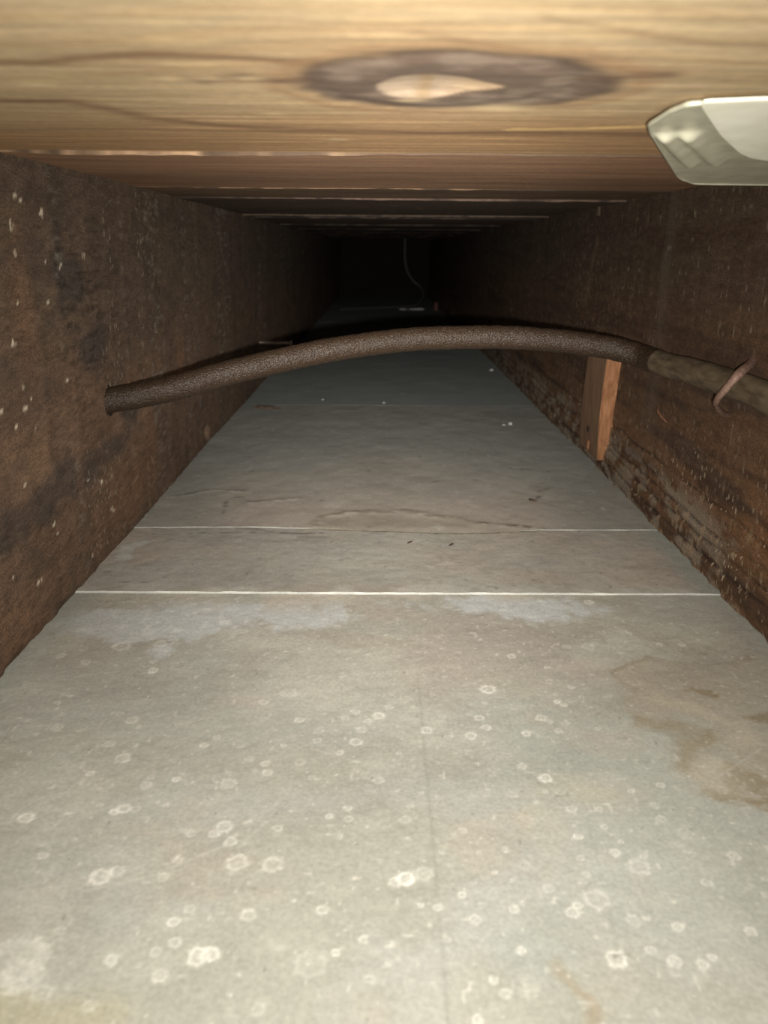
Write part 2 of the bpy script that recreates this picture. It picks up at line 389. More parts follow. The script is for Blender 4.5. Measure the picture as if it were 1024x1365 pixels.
CRACK = [(-.1749, .5096), (-.1305, .5118), (-.0945, .5136), (-.0402, .5100), (-.0031, .5059), (.0489, .4992), (.0752, .5010), (.1134, .5091), (.1933, .5102)]
def strip_col(x, y):
    mid = fbm(x * 45, y * 45, 12, 4); fin = fbm(x * 280, y * 280, 13, 3)
    c = flat(x, (0.375, 0.335, 0.280))
    c = mix(c, (0.345, 0.335, 0.295), sstep(.45, .7, fbm(x * 10, y * 14, 14, 4)) * .8)
    c = c * (1 + (mid - .5) * .3 + (fin - .5) * .2)[..., None]
    c = mix(c, (0.45, 0.44, 0.39), sstep(.418, .406, y) * sstep(.35, .65, mid) * .7)
    ch = np.exp(-(segdist(x, y, [(-.1626, .4542), (-.1663, .4737), (-.1585, .4806)]) / .006) ** 2)
    c = mix(c, (0.46, 0.47, 0.43), sstep(.3, .8, ch * (.5 + fin)) * .8)
    c = mix(c, (0.42, 0.40, 0.34), np.clip(vn(x * 330, y * 330, 15) ** 14, 0, .8))
    c = mix(c, (0.09, 0.08, 0.06), np.clip(vn(x * 250, y * 300, 16) ** 24, 0, .7))
    d = segdist(x, y, [(-.14, .497), (-.10, .500), (-.055, .4995), (-.04, .501)])
    c = mix(c, (0.10, 0.095, 0.08), np.exp(-(d / .0016) ** 2) * sstep(.45, .6, fin) * .8)
    c = mix(c, (0.30, 0.33, 0.30), sstep(XR - .025, XR - .004, x) * .7)
    # grime and painted-in groove shadow along the crack, scuffs of grey filler on the left
    c = mix(c, (0.07, 0.062, 0.048), sstep(.5072, .5090, y + (fin - .5) * .003) * sstep(-.06, -.03, x) * sstep(.125, .10, x) * .85)
    c = mix(c, (0.40, 0.375, 0.315), sstep(.58, .72, fbm(x * 60, y * 60, 211, 4)) * sstep(.41, .43, y) * .4)
    c = mix(c, (0.20, 0.185, 0.15), sstep(.60, .70, fbm(x * 45, y * 120, 212, 4)) * sstep(.47, .50, y) * sstep(.02, -.04, x) * .6)
    return c

RIDGE = [(-.0463, .5160), (-.0421, .5327), (-.0259, .5442), (-.0034, .5463), (.0192, .5484), (.041, .536), (.0573, .5312), (.0724, .519)]
def wide_col(x, y):
    mid = fbm(x * 30, y * 22, 42, 4); fin = fbm(x * 220, y * 220, 43, 3); big = fbm(x * 7, y * 7, 44, 3)
    c = flat(x, (0.375, 0.333, 0.280))
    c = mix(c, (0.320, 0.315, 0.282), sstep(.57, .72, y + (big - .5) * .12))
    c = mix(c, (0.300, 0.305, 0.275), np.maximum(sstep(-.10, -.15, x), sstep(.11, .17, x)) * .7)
    c = c * (1 + (mid - .5) * .20 + (fin - .5) * .16)[..., None]
    d = segdist(x, y, RIDGE)
    c = mix(c, (0.22, 0.19, 0.14), np.exp(-(d / .0045) ** 2) * sstep(.35, .6, fin) * .75)
    band = sstep(.5095, .516, y) * sstep(.548, .530, y + .012 * mid) * sstep(-.06, -.03, x) * sstep(.09, .06, x)
    c = mix(c, (0.29, 0.255, 0.20), band * .7)
    d = segdist(x, y, [(.0753, .5212), (.099, .5160), (.1137, .5106)])
    c = mix(c, (0.15, 0.13, 0.085), np.exp(-(d / .0034) ** 2) * sstep(.38, .60, fin) * .85)
    for pts in ([(-.10, .567), (-.06, .580), (-.045, .574)], [(-.165, .58), (-.135, .600), (-.11, .596)], [(.125, .575), (.13, .60), (.142, .61)], [(-.115, .54), (-.12, .57), (-.11, .585)], [(.03, .62), (.05, .628)], [(.115, .672), (.15, .66)]):
        d = segdist(x, y, pts)
        c = mix(c, (0.13, 0.125, 0.10), np.exp(-(d / .0020) ** 2) * sstep(.42, .62, fin) * .8)
        c = mix(c, (0.40, 0.38, 0.33), np.exp(-((d - .003) / .0018) ** 2) * sstep(.45, .62, mid) * .4)
    c = mix(c, (0.48, 0.47, 0.42), np.clip(vn(x * 240, y * 150, 45) ** 22, 0, .8))
    c = mix(c, (0.12, 0.12, 0.10), np.clip(vn(x * 260, y * 160, 46) ** 50, 0, .6))
    d = np.abs(y - .925 - (vn(x * 20, x * 0, 47) - .5) * .01)
    c = mix(c, (0.42, 0.43, 0.40), np.exp(-(d / .002) ** 2) * sstep(.45, .6, vn(x * 26, x * 0, 48)) * .6)
    return c

def far_col(x, y):
    mid = fbm(x * 25, y * 18, 52, 4)
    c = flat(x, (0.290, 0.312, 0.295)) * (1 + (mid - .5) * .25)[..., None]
    return mix(c, (0.45, 0.45, 0.42), np.clip(vn(x * 160, y * 60, 53) ** 22, 0, .8))

def pale_edge(u, v):
    n = fbm(u * 90, v * 90, 61, 3)
    return flat(u, (0.46, 0.455, 0.41)) * (0.75 + 0.5 * n)[..., None]
def dull_edge(u, v):
    n = fbm(u * 40 + 7, v * 90, 62, 3)
    return flat(u, (0.10, 0.10, 0.092)) * (0.6 + 0.7 * n)[..., None]

floor = empty('floor'); floor['kind'] = 'structure'
def panel(U, V, zf, col, edge):
    return slab('panel', U, V, lambda u, v: np.stack([u, v, zf(u, v)], -1),
                lambda u, v: np.stack([u, v, np.full_like(u, -.011)], -1), col, edge, M_panel, floor)
XF = spaced((-.22, -.178, .01), (-.178, .205, .00065), (.205, .247, .01))
XM = spaced((-.22, -.178, .01), (-.178, .205, .0015), (.205, .247, .01))
XC = spaced((-.22, .247, .006))
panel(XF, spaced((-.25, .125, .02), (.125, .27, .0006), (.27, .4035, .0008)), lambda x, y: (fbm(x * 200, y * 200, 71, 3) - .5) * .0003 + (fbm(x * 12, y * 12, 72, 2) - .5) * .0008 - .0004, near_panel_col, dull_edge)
def strip_edge_y(x): return .4042 + (vn(x * 150, x * 0, 73) - .5) * .0006
o = slab('panel', XM, spaced((0, 1, .012)),
         lambda u, v: np.stack([u, strip_edge_y(u) + v * (.5092 - strip_edge_y(u) + (np.interp(u, [p[0] for p in CRACK], [p[1] for p in CRACK]) - .5097) * .75),
                                .0006 + (fbm(u * 150, v * 15, 74, 3) - .5) * .0005], -1),
         lambda u, v: np.stack([u, .4042 + v * .105, np.full_like(u, -.011)], -1),
         lambda u, v: strip_col(u, .4042 + v * .105), pale_edge, M_panel, floor)
def wide_z(x, y):
    d = segdist(x, y, RIDGE)
    z = .0011 + (fbm(x * 60, y * 45, 75, 4) - .5) * .0010 + np.exp(-(d / .0045) ** 2) * .0009 * fbm(x * 160, y * 160, 76, 3)
    for pts in ([(-.10, .567), (-.06, .580)], [(-.165, .58), (-.135, .600), (-.11, .596)], [(.125, .575), (.142, .61)], [(.0753, .5212), (.1137, .5106)]):
        z = z + np.exp(-(segdist(x, y, pts) / .003) ** 2) * .0007 * fbm(x * 200, y * 200, 77, 2)
    return z
def wide_y(x, v):
    e = .5100 + (np.interp(x, [p[0] for p in CRACK], [p[1] for p in CRACK]) - .5097) * .8 + (fbm(x * 120, x * 0, 78, 3) - .5) * .0020 * sstep(-.08, -.04, x) * sstep(.13, .10, x)
    return e + v * (.9640 - e)
def crack_edge(u, v):
    dirt = sstep(-.065, -.04, u) * sstep(.115, .09, u)
    return mix(pale_edge(u, v) * .65, (0.15, 0.125, 0.085), dirt * (v < .5) * .9)
VW = np.concatenate([np.linspace(0, .22, 75)[:-1], np.linspace(.22, 1, 140)])
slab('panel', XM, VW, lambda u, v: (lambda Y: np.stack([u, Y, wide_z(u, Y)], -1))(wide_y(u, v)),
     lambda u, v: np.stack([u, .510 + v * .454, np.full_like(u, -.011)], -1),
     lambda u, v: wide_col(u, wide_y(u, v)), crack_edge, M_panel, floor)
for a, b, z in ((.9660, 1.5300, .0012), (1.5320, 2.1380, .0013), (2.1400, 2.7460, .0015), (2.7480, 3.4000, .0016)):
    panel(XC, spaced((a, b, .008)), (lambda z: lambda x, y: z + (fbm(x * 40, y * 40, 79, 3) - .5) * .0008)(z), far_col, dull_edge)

# ------------------------------------------------------------------ the two joists and the dark end
HOLE = (.4790, .0967, .0092)
def joist_left_x(y, z):
    lean = -.173 + .0075 * (z / TOP)
    n = (fbm(y * 28, z * 110, 81, 4) - .5) * .0016 + (fbm(y * 7, z * 9, 82, 2) - .5) * .002
    pit = -sstep(.5, .7, fbm(y * 60 + 3 * fbm(y * 30, z * 30, 92, 2), z * 480 + 5 * fbm(y * 40, z * 60, 93, 2), 94, 3)) * .0003 * blob(y, z, .445, .145, .05, .06)
    edge = -(vn(y * 160, y * 0, 84) * .0015) * sstep(.004, 0, z)
    notch = -.006 * blob(y, z, .757, .012, .007, .007)
    return lean + n + pit + edge + notch
LSPECK = [(.3758, .2088), (.3812, .2073), (.4036, .2044), (.4030, .2032), (.3699, .1975), (.3702, .1955), (.3714, .1844), (.4027, .1804), (.4206, .1783), (.4568, .1833), (.3682, .1631), (.401, .1614), (.3579, .1455), (.3643, .1249), (.3709, .1176), (.3625, .1145), (.371, .1024), (.3536, .08), (.3821, .0487), (.3861, .0426), (.3332, .04), (.3568, .0268), (.4176, .12), (.4348, .0579), (.4558, .0507), (.340, .118), (.352, .108), (.47, .0287), (.472, .026), (.43, .012)]
def joist_left_col(y, z):
    mid = fbm(y * 40, z * 90, 85, 4); fin = fbm(y * 160, z * 600, 86, 3); big = fbm(y * 9, z * 12, 87, 3)
    vert = fbm(y * 120, z * 9, 88, 3)
    c = flat(y, (0.076, 0.048, 0.031))
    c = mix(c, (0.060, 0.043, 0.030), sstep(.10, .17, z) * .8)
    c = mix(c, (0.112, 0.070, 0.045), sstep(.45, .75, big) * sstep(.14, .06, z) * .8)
    c = mix(c, (0.035, 0.028, 0.024), sstep(.45, .72, mid) * .35)
    dk = 0
    for cy, cz, ry, rz in ((.4358, .0655, .03, .012), (.4025, .0674, .03, .014), (.4761, .0656, .03, .010), (.3392, .064, .03, .016), (.373, .066, .03, .014), (.42, .175, .012, .03), (.4595, .13, .03, .02), (.44, .168, .02, .02), (.52, .085, .03, .015)):
        dk = np.maximum(dk, blob(y, z, cy, cz, ry, rz))
    c = mix(c, (0.026, 0.023, 0.021), sstep(.3, .9, dk * (.55 + mid)) * .65)
    for cy, cz, ry, rz in ((.372, .16, .012, .03), (.325, .012, .03, .02), (.665, .095, .012, .03), (.56, .05, .01, .03), (.50, .03, .05, .02)):
        c = mix(c, (0.115, 0.060, 0.032), blob(y, z, cy, cz, ry, rz) * (.15 + .5 * vert))
    c = c * (1 + (fin - .5) * .75 + (vert - .5) * .35)[..., None]
    # pale saw dust caught in vertical streaks
    c = mix(c, (0.17, 0.15, 0.12), sstep(.55, .75, fbm(y * 90, z * 350, 89, 3)) * sstep(.55, .7, vn(y * 48, y * 0, 90)) * .35)
    for i, (sy, sz) in enumerate(LSPECK):
        r = (.0012, .0007, .0009)[i % 3]
        d = np.hypot((y - sy) / 1.7, (z - sz) * .9) * (1 + (fbm(y * 900, z * 900, 91, 2) - .5) * 1.6)
        c = mix(c, (0.38, 0.33, 0.25), sstep(r * 1.2, r * .6, d) * .85)
    saw = fbm(y * 60 + 3 * fbm(y * 30, z * 30, 92, 2), z * 480 + 5 * fbm(y * 40, z * 60, 93, 2), 94, 3)
    c = c * (1 - .50 * sstep(.46, .72, saw) * np.clip(blob(y, z, .445, .145, .05, .06) * 1.2, 0, 1))[..., None]
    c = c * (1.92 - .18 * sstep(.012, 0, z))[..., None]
    return c

RL = [(.0435, .0005), (.0285, .0009), (.0205, .0008), (.0118, .0007)]
def wob(y, k): return (vn(y * 9, y * 0, 100 + k) - .5) * .006 + (vn(y * 40, y * 0, 110 + k) - .5) * .0022
def joist_right_x(y, z):
    x = np.full_like(y, XR)
    for k, (h, t) in enumerate(RL):
        e = z - h - wob(y, k)
        x = x - t * sstep(.0012, -.0012, e) + .0009 * np.exp(-((e - .0012) / .0009) ** 2)
    n = (fbm(y * 26, z * 90, 121, 4) - .5) * .0014 + (fbm(y * 6, z * 8, 122, 2) - .5) * .002
    edge = (vn(y * 110, y * 0, 124) * .0032 - .001) * sstep(.005, 0, z)
    return x - n + edge
def joist_right_col(y, z):
    mid = fbm(y * 34, z * 90, 125, 4); fin = fbm(y * 120, z * 500, 126, 3); vert = fbm(y * 170, z * 18, 127, 3)
    c = flat(y, (0.070, 0.040, 0.023))
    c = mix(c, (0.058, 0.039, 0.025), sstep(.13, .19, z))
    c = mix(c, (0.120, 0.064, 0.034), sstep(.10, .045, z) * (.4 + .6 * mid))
    c = mix(c, (0.13, 0.066, 0.030), blob(y, z, .36, .045, .06, .022) * .8)
    c = mix(c, (0.105, 0.055, 0.028), blob(y, z, .37, .095, .05, .03) * .6)
    c = mix(c, (0.034, 0.024, 0.019), sstep(.4, .9, (blob(y, z, .50, .064, .07, .012) + blob(y, z, .42, .056, .035, .008)) * (.5 + mid)) * .6)
    c = mix(c, (0.045, 0.026, 0.017), sstep(.46, .70, fbm(y * 9, z * 110, 128, 4)) * .7)
    c = c * (1 + (fin - .5) * .7 + (vert - .5) * .35)[..., None]
    # pale lime dust in the ridged lower edge, dark furrows
    dust = sstep(.047, .030, z) * sstep(.40, .62, fbm(y * 70, z * 160, 129, 3))
    c = mix(c, (0.20, 0.165, 0.125), dust * .8 * sstep(.36, .46, y))
    for k, (h, t) in enumerate(RL):
        e = z - h - wob(y, k)
        c = mix(c, (0.020, 0.013, 0.010), np.exp(-((e - .0012) / .0009) ** 2) * .75 * sstep(.25, .5, mid))
    c = mix(c, (0.115, 0.075, 0.045), np.exp(-(segdist(y, z, [(.752, .195), (.763, .175), (.778, .142)]) / .006) ** 2) * .7 * (.4 + mid))
    c = mix(c, (0.10, 0.08, 0.06), np.exp(-((y - .565 - (vert - .5) * .02) / .012) ** 2) * sstep(.04, .07, z) * .35)
    c = mix(c, (0.26, 0.21, 0.15), np.clip(vn(y * 420, z * 190, 130) ** 20, 0, .45))
    fleck = sstep(.66, .78, fbm(y * 260, z * 120, 131, 2)) * sstep(.075, .02, z)
    c = mix(c, (0.24, 0.175, 0.11), fleck * .7)
    return c * 1.22

def dust_attr(o, fn, ax=(1, 2)):
    me = o.data
    co = np.empty(len(me.vertices) * 3, np.float32); me.vertices.foreach_get('co', co); co = co.reshape(-1, 3)
    a = me.attributes.new('dust', 'FLOAT', 'POINT')
    a.data.foreach_set('value', np.clip(fn(co[:, ax[0]].astype(float), co[:, ax[1]].astype(float)), 0, 1).astype(np.float32))
YJ = spaced((-.25, .28, .02), (.28, .75, .0014), (.75, 1.2, .003), (1.2, 3.4, .012))
ZJ = spaced((0, .06, .0011), (.06, TOP, .0016))
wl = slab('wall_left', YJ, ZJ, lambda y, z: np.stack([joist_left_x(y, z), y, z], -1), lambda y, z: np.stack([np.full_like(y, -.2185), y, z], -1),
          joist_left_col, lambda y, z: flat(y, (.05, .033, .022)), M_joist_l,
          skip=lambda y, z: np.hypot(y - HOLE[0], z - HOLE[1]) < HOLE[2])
wl['kind'] = 'structure'
dust_attr(wl, lambda y, z: sstep(.58, .74, fbm(y * 22, z * 5, 141, 3)) * .55 + .9 * (np.exp(-((y - .557) / .010) ** 2) + .7 * np.exp(-((y - .722) / .02) ** 2)) * (.3 + fbm(y * 60, z * 30, 142, 2)))
# the drilled passage the cable comes out of
n = 20
vv, ff = [], []
for k in range(n):
    a = 2 * PI * k / n
    for xx in (-.2184, -.1695):
        vv.append((xx, HOLE[0] + HOLE[2] * 1.06 * math.cos(a), HOLE[1] + HOLE[2] * 1.06 * math.sin(a)))
for k in range(n):
    q = (k + 1) % n; ff.append((2 * k, 2 * q, 2 * q + 1, 2 * k + 1))
M_dark = plain('bored_wood', (.012, .008, .006), (.03, .02, .014), (300, 300, 300), .9)
mesh_obj('bored_hole', vv, ff, M_dark, wl)
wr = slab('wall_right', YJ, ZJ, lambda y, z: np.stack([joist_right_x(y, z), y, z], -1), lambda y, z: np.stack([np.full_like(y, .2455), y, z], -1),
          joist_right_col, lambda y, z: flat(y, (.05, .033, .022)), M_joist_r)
wr['kind'] = 'structure'
dust_attr(wr, lambda y, z: sstep(.55, .72, fbm(y * 16, z * 8, 143, 3)) * .4 + sstep(.10, .02, z) * (.25 + .9 * sstep(.45, .7, fbm(y * 30, z * 50, 144, 3))))
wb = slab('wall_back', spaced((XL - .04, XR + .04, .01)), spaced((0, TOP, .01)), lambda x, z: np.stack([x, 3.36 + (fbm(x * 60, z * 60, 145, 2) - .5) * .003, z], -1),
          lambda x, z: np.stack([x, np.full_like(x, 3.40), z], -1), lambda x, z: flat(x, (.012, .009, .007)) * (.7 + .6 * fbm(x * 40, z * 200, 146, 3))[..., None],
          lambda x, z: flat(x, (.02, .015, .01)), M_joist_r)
wb['kind'] = 'structure'

# ------------------------------------------------------------------ floorboards overhead
ceiling = empty('ceiling', (0, 0, 0)); ceiling['kind'] = 'structure'
KN = (.0150, .2200)
def near_board_col(x, y):
    wx = x + (fbm(x * 14, y * 30, 150, 3) - .5) * .02; wy = y + (fbm(x * 10, y * 26, 151, 3) - .5) * .012
    dx, dy = (wx - KN[0]), (wy - KN[1])
    # rings: straight along the board, pushed apart by the knot
    bow = np.exp(-(dx / .062) ** 2) * .045
    ph = np.sign(dy) * np.sqrt(np.maximum(dy * dy + 1e-7, 0)) 
    g = np.sign(dy) * (np.abs(dy) - bow * np.exp(-np.abs(dy) / .05)) + (fbm(x * 4, y * 16, 152, 3) - .5) * .022
    ring = .5 + .5 * np.sin(g * 420); ring2 = .5 + .5 * np.sin(g * 1300 + 4 * fbm(x * 8, y * 40, 153, 2))
    fib = fbm(x * 26, y * 700, 154, 3); big = fbm(x * 8, y * 20, 155, 3)
    c = flat(x, (0.42, 0.315, 0.185))
    c = mix(c, (0.40, 0.275, 0.145), ring ** 2 * .55)
    c = mix(c, (0.52, 0.40, 0.24), ring2 ** 3 * .18)
    c = mix(c, (0.34, 0.22, 0.115), sstep(.5, .75, big) * .5)
    c = mix(c, (0.36, 0.215, 0.105), sstep(.215, .335, y + (big - .5) * .06) * .92)
    c = c * (1 + (fib - .5) * .2)[..., None]
    fl = sstep(.62, .8, fbm(x * 45, y * 190, 156, 3))
    c = mix(c, (0.55, 0.40, 0.21), fl * .4 * sstep(.30, .24, y))
    for pts, w, s in (([(-.20, .20), (-.0781, .1983), (-.0676, .193), (-.05, .189), (-.0298, .1937), (-.015, .200)], .0034, .75),
                      ([(-.20, .235), (-.12, .246), (-.0905, .2481), (-.0847, .2564), (-.0752, .278), (-.0537, .2928), (.0009, .304), (.06, .306), (.11, .306)], .0050, .75),
                      ([(-.05, .215), (-.03, .2165), (-.005, .215)], .003, .6),
                      ([(.0074, .1719), (.0391, .1892), (.0563, .2033), (.085, .21), (.12, .205)], .0022, .4),
                      ([(.03, .160), (.07, .178), (.12, .184)], .002, .3), ([(-.02, .3), (.05, .312), (.12, .31)], .003, .3)):
        d = segdist(x, y + (fbm(x * 28, y * 28, 158, 3) - .5) * .006, pts)
        c = mix(c, (0.16, 0.088, 0.046), np.exp(-(d / w) ** 2) * s * (.5 + .8 * fbm(x * 40, y * 120, 166, 3)))
    # knot: dark ragged ring with pale wood showing in the middle
    ex = (x - KN[0]) * np.where(x > KN[0], .80, 1.0) + (fbm(x * 70, y * 70, 159, 3) - .5) * .008
    ey = (y - .2215) + (fbm(x * 70, y * 70, 160, 3) - .5) * .008
    rr = np.hypot(ex / .0375, ey / .036)
    dark = sstep(1.08, .88, rr)
    kn = fbm(x * 110, y * 110, 161, 4)
    kc = mix(flat(x, (0.115, 0.080, 0.060)), (0.19, 0.142, 0.108), sstep(.4, .7, kn))
    kc = mix(kc, (0.075, 0.045, 0.03), sstep(.80, .98, rr) * .8)
    c = c * (1 - dark[..., None] * .95) + kc * dark[..., None] * .95
    hal = np.exp(-((rr - 1.1) / .10) ** 2)
    c = mix(c, (0.27, 0.155, 0.08), hal * .55)
    for tp in ([(-.022, .221), (-.034, .214), (-.045, .217)], [(.050, .214), (.060, .2075), (.068, .206)]):
        c = mix(c, (0.13, 0.08, 0.05), np.exp(-(segdist(x, y + (fbm(x * 90, y * 90, 165, 2) - .5) * .004, tp) / .0035) ** 2) * .75)
    ix, iy = (x - .0128), (y - .2250) + (x - .0128) * .12
    r2 = np.hypot(ix / np.where(ix > 0, .0185, .0140), iy / (.0155 * np.clip(1 - np.maximum(ix, 0) / .026, .2, 1)))
    pin = sstep(1.06, .92, r2 + (kn - .5) * .12)
    pc = mix(flat(x, (0.45, 0.34, 0.24)), (0.52, 0.37, 0.23), sstep(.0, .012, ix))
    pc = mix(pc, (0.36, 0.245, 0.13), np.exp(-((ix + .0015) / .0022) ** 2) * .8)
    c = c * (1 - pin[..., None]) + pc * pin[..., None]
    for fx, fy, r in ((-.0898, .2238, .004), (-.0336, .2673, .0025), (-.0168, .3247, .003), (-.052, .2159, .003), (-.0426, .2155, .003), (-.0333, .2151, .003), (.037, .255, .006), (.008, .243, .003)):
        c = mix(c, (0.62, 0.47, 0.27), blob(x, y, fx, fy, r * 1.5, r * .8) * .8)
    d = segdist(x, y + (fbm(x * 150, x * 0, 162, 2) - .5) * .003, [(.0458, .2944), (.0702, .2932), (.0889, .2854)])
    c = mix(c, (0.58, 0.385, 0.17), sstep(.0042, .0022, d))
    c = mix(c, (0.10, 0.06, 0.035), np.exp(-((y - .305 - (fbm(x * 30, x * 0, 163) - .5) * .01) / .002) ** 2) * .4)
    return c
def near_board_z(x, y):
    ex = x - KN[0]; ey = y - .2215
    rr = np.hypot(ex / .0375, ey / .036)
    ix, iy = (x - .0128), (y - .2250)
    pit = np.exp(-(np.hypot(ix / .016, iy / .0155) / .8) ** 4) * .0012
    return TOP + (fbm(x * 22, y * 240, 164, 3) - .5) * .0005 + .0005 * np.exp(-((rr - .9) / .12) ** 2) + pit
def old_board_col(k, c0):
    def f(x, y):
        fib = fbm(x * 14 + k * 5, y * 420, 170 + k, 3); big = fbm(x * 6, y * 22, 171 + k, 3)
        c = flat(x, c0)
        c = mix(c, np.array(c0) * .6, sstep(.45, .75, big) * .6)
        c = c * (1 + (fib - .5) * .6)[..., None]
        return mix(c, (0.30, 0.20, 0.11), np.clip(vn(x * 80, y * 400, 172 + k) ** 18, 0, .7))
    return f
def raw_edge(c0, lo, hi, k, x0=-.3, x1=.3):
    """Raw wood where the edge is split; old and dark elsewhere."""
    def f(u, v):
        n = fbm(u * 60, v * 0 + k, 180 + k, 3); m = fbm(u * 260, v * 0, 181 + k, 2)
        t = sstep(lo, hi, n) * sstep(x0 - .03, x0 + .02, u) * sstep(x1 + .03, x1 - .02, u)
        return mix(flat(u, np.array(c0) * .22), c0, t * (.4 + .75 * m))
    return f
def board(U, V, zf, col, edge, top=.249):
    return slab('board', U, V, lambda u, v: np.stack([u, v, zf(u, v)], -1), lambda u, v: np.stack([u, v, np.full_like(u, top)], -1), col, edge, M_board, ceiling)
XB = spaced((-.215, -.18, .01), (-.18, .205, .0013), (.205, .242, .01))
board(XB, spaced((.085, .13, .004), (.13, .3655, .0011)), near_board_z, near_board_col, raw_edge((.35, .22, .12), .3, .7, 1))
XO = spaced((-.215, .242, .0022))
def old(a, b, drop, col, edge, k):
    def zf(x, y):
        t = (y - a) / (b - a)
        d = drop(x) if callable(drop) else drop
        lip = (fbm(x * 70, x * 0 + k, 190 + k, 3) - .5) * .0010 * np.exp(-(y - a) / .004)
        return TOP - d * (1 - t) ** 1.2 - .0002 + lip + (fbm(x * 16, y * 260, 191 + k, 3) - .5) * .0006
    return board(XO, np.concatenate([a + (b - a) * np.linspace(0, 1, 36) ** 1.6]), zf, col, edge)
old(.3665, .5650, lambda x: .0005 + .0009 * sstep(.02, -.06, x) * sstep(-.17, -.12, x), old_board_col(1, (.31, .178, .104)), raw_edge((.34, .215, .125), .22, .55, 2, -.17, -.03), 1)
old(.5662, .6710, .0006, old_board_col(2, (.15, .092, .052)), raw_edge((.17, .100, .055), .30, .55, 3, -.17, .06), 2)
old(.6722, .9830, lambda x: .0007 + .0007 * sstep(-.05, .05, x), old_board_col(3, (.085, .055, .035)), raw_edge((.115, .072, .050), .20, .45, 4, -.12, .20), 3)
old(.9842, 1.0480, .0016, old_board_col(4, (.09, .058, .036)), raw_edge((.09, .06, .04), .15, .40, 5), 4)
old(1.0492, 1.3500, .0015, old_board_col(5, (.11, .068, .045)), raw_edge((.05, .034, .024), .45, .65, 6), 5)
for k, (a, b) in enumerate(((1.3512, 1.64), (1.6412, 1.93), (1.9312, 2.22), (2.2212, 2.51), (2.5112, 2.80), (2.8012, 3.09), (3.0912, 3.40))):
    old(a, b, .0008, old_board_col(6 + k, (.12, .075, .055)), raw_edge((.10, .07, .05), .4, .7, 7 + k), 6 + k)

# ------------------------------------------------------------------ cable across the bay
M_sheath = plain('gritty_rubber_sheath', (.0185, .0112, .0068), (.044, .0285, .0185), (900, 900, 900), .36, 0, .9, .0011, .22, 2, .3, .75)
M_bare = plain('dusty_woven_cable', (.062, .045, .027), (.135, .102, .063), (120, 60, 300), .8, 0, .5, .0006, .2, 5)
CP = [(-.2150, .4665, .0890), (-.1900, .4720, .0932), (-.1720, .4780, .0964), (-.1373, .4900, .1016), (-.1010, .5030, .1103), (-.0634, .5170, .1179), (-.0289, .5270, .1238), (.0117, .5370, .1284), (.0482, .5430, .1300), (.0906, .5480, .1298), (.1334, .5500, .1267), (.1647, .5460, .1225), (.1800, .5370, .1190), (.1862, .5200, .1172)]
CQ = [(.1858, .5235, .1174), (.1885, .5020, .1170), (.1900, .4736, .1184), (.1903, .4299, .1194), (.1903, .3932, .1199), (.1903, .3500, .1196), (.1903, .2500, .1190), (.1903, .1000, .1180), (.1903, -.10, .1180)]
cable = tag(empty('cable', (0, 0, 0)), 'thick gritty brown cable bowed across the bay from left joist to right joist', 'cable')
sp = spline(CP, 26)
def rs(t): return .0080 + .0001 * math.exp(-((1 - t) / .012) ** 2)
tube('sheath', sp, rs, M_sheath, cable, 28, .00050)
b = tube('bare_cable', spline(CQ, 16), .0077, M_bare, cable, 22, .00022)
b['label'] = 'smoother olive end of the cable running along the right joist'

# bent iron nail over the cable
M_rust = plain('rusty_iron', (.13, .075, .056), (.22, .135, .10), (500, 500, 500), .65, .25, .5, .0004, .4)
SP = [(.2030, .4210, .1345), (.1960, .4100, .1312), (.1860, .3990, .1280), (.1800, .4000, .1190), (.1795, .4060, .1128), (.1835, .4150, .1082), (.1920, .4270, .1020), (.2030, .4400, .0970)]
st = tube('bent_nail', spline(SP, 10), lambda t: .0019 + .0009 * math.exp(-((t - .22) / .16) ** 2), M_rust, None, 12, .0002, .8)
tag(st, 'rusty nail bent over the cable to pin it to the right joist', 'nail')

# ------------------------------------------------------------------ wooden cleat on the right joist
M_cleat = plain('reddish_batten', (.14, .082, .048), (.25, .150, .090), (500, 420, 26), .75, 0, .5, .0005, .25, 5)
M_cleat_edge = plain('raw_split_edge', (.19, .082, .036), (.30, .145, .070), (500, 500, 30), .75, 0, .5, .0005, .25, 4)
z0, z1 = .0125, .1080
nz = 26
pv, pf, pm = [], [], []
for i in range(nz):
    t = i / (nz - 1); z = z0 + (z1 - z0) * t
    yn = .6575 - .0140 * t + (vn(np.array(z * 60), np.array(0.), 200) - .5) * .0018
    yf = .7230 - .0200 * t + (vn(np.array(z * 40), np.array(0.), 201) - .5) * .002
    xi = .1885 + (.004 * (1 - t) ** 3)
    w = .0022 * (vn(np.array(z * 90), np.array(0.), 202) - .5)
    for q in ((.2025, yn), (.1975, yn + .0006 + w), (xi + .0012, yn + .0002), (xi, yn + .0016), (xi - .0003, (yn + yf) / 2), (xi, yf), (.2025, yf)):
        pv.append((q[0], float(q[1]), z))
for i in range(nz - 1):
    for j in range(7):
        j2 = (j + 1) % 7
        pf.append((i * 7 + j, i * 7 + j2, i * 7 + 7 + j2, i * 7 + 7 + j)); pm.append(1 if j in (0, 1, 2) else 0)
pf.append(tuple(range(7))[::-1]); pm.append(1)
pf.append(tuple((nz - 1) * 7 + j for j in range(7))); pm.append(1)
cl = tag(empty('wooden_cleat', (.1975, .68, .012)), 'short reddish upright wooden batten nailed to the right joist below the cable', 'batten')
cb = mesh_obj('batten', pv, pf, M_cleat, cl, smooth=False, mats=[M_cleat_edge], fmat=pm)
cb.matrix_parent_inverse = Matrix.Translation((-.1975, -.68, -.012))
k = chunk('knot', (.0065, .006, .0008), (.1888, .6835, .0350), 0, M_dark, cl, 3); k.rotation_euler = (0, -PI / 2, 0); k.matrix_parent_inverse = Matrix.Translation((-.1975, -.68, -.012))
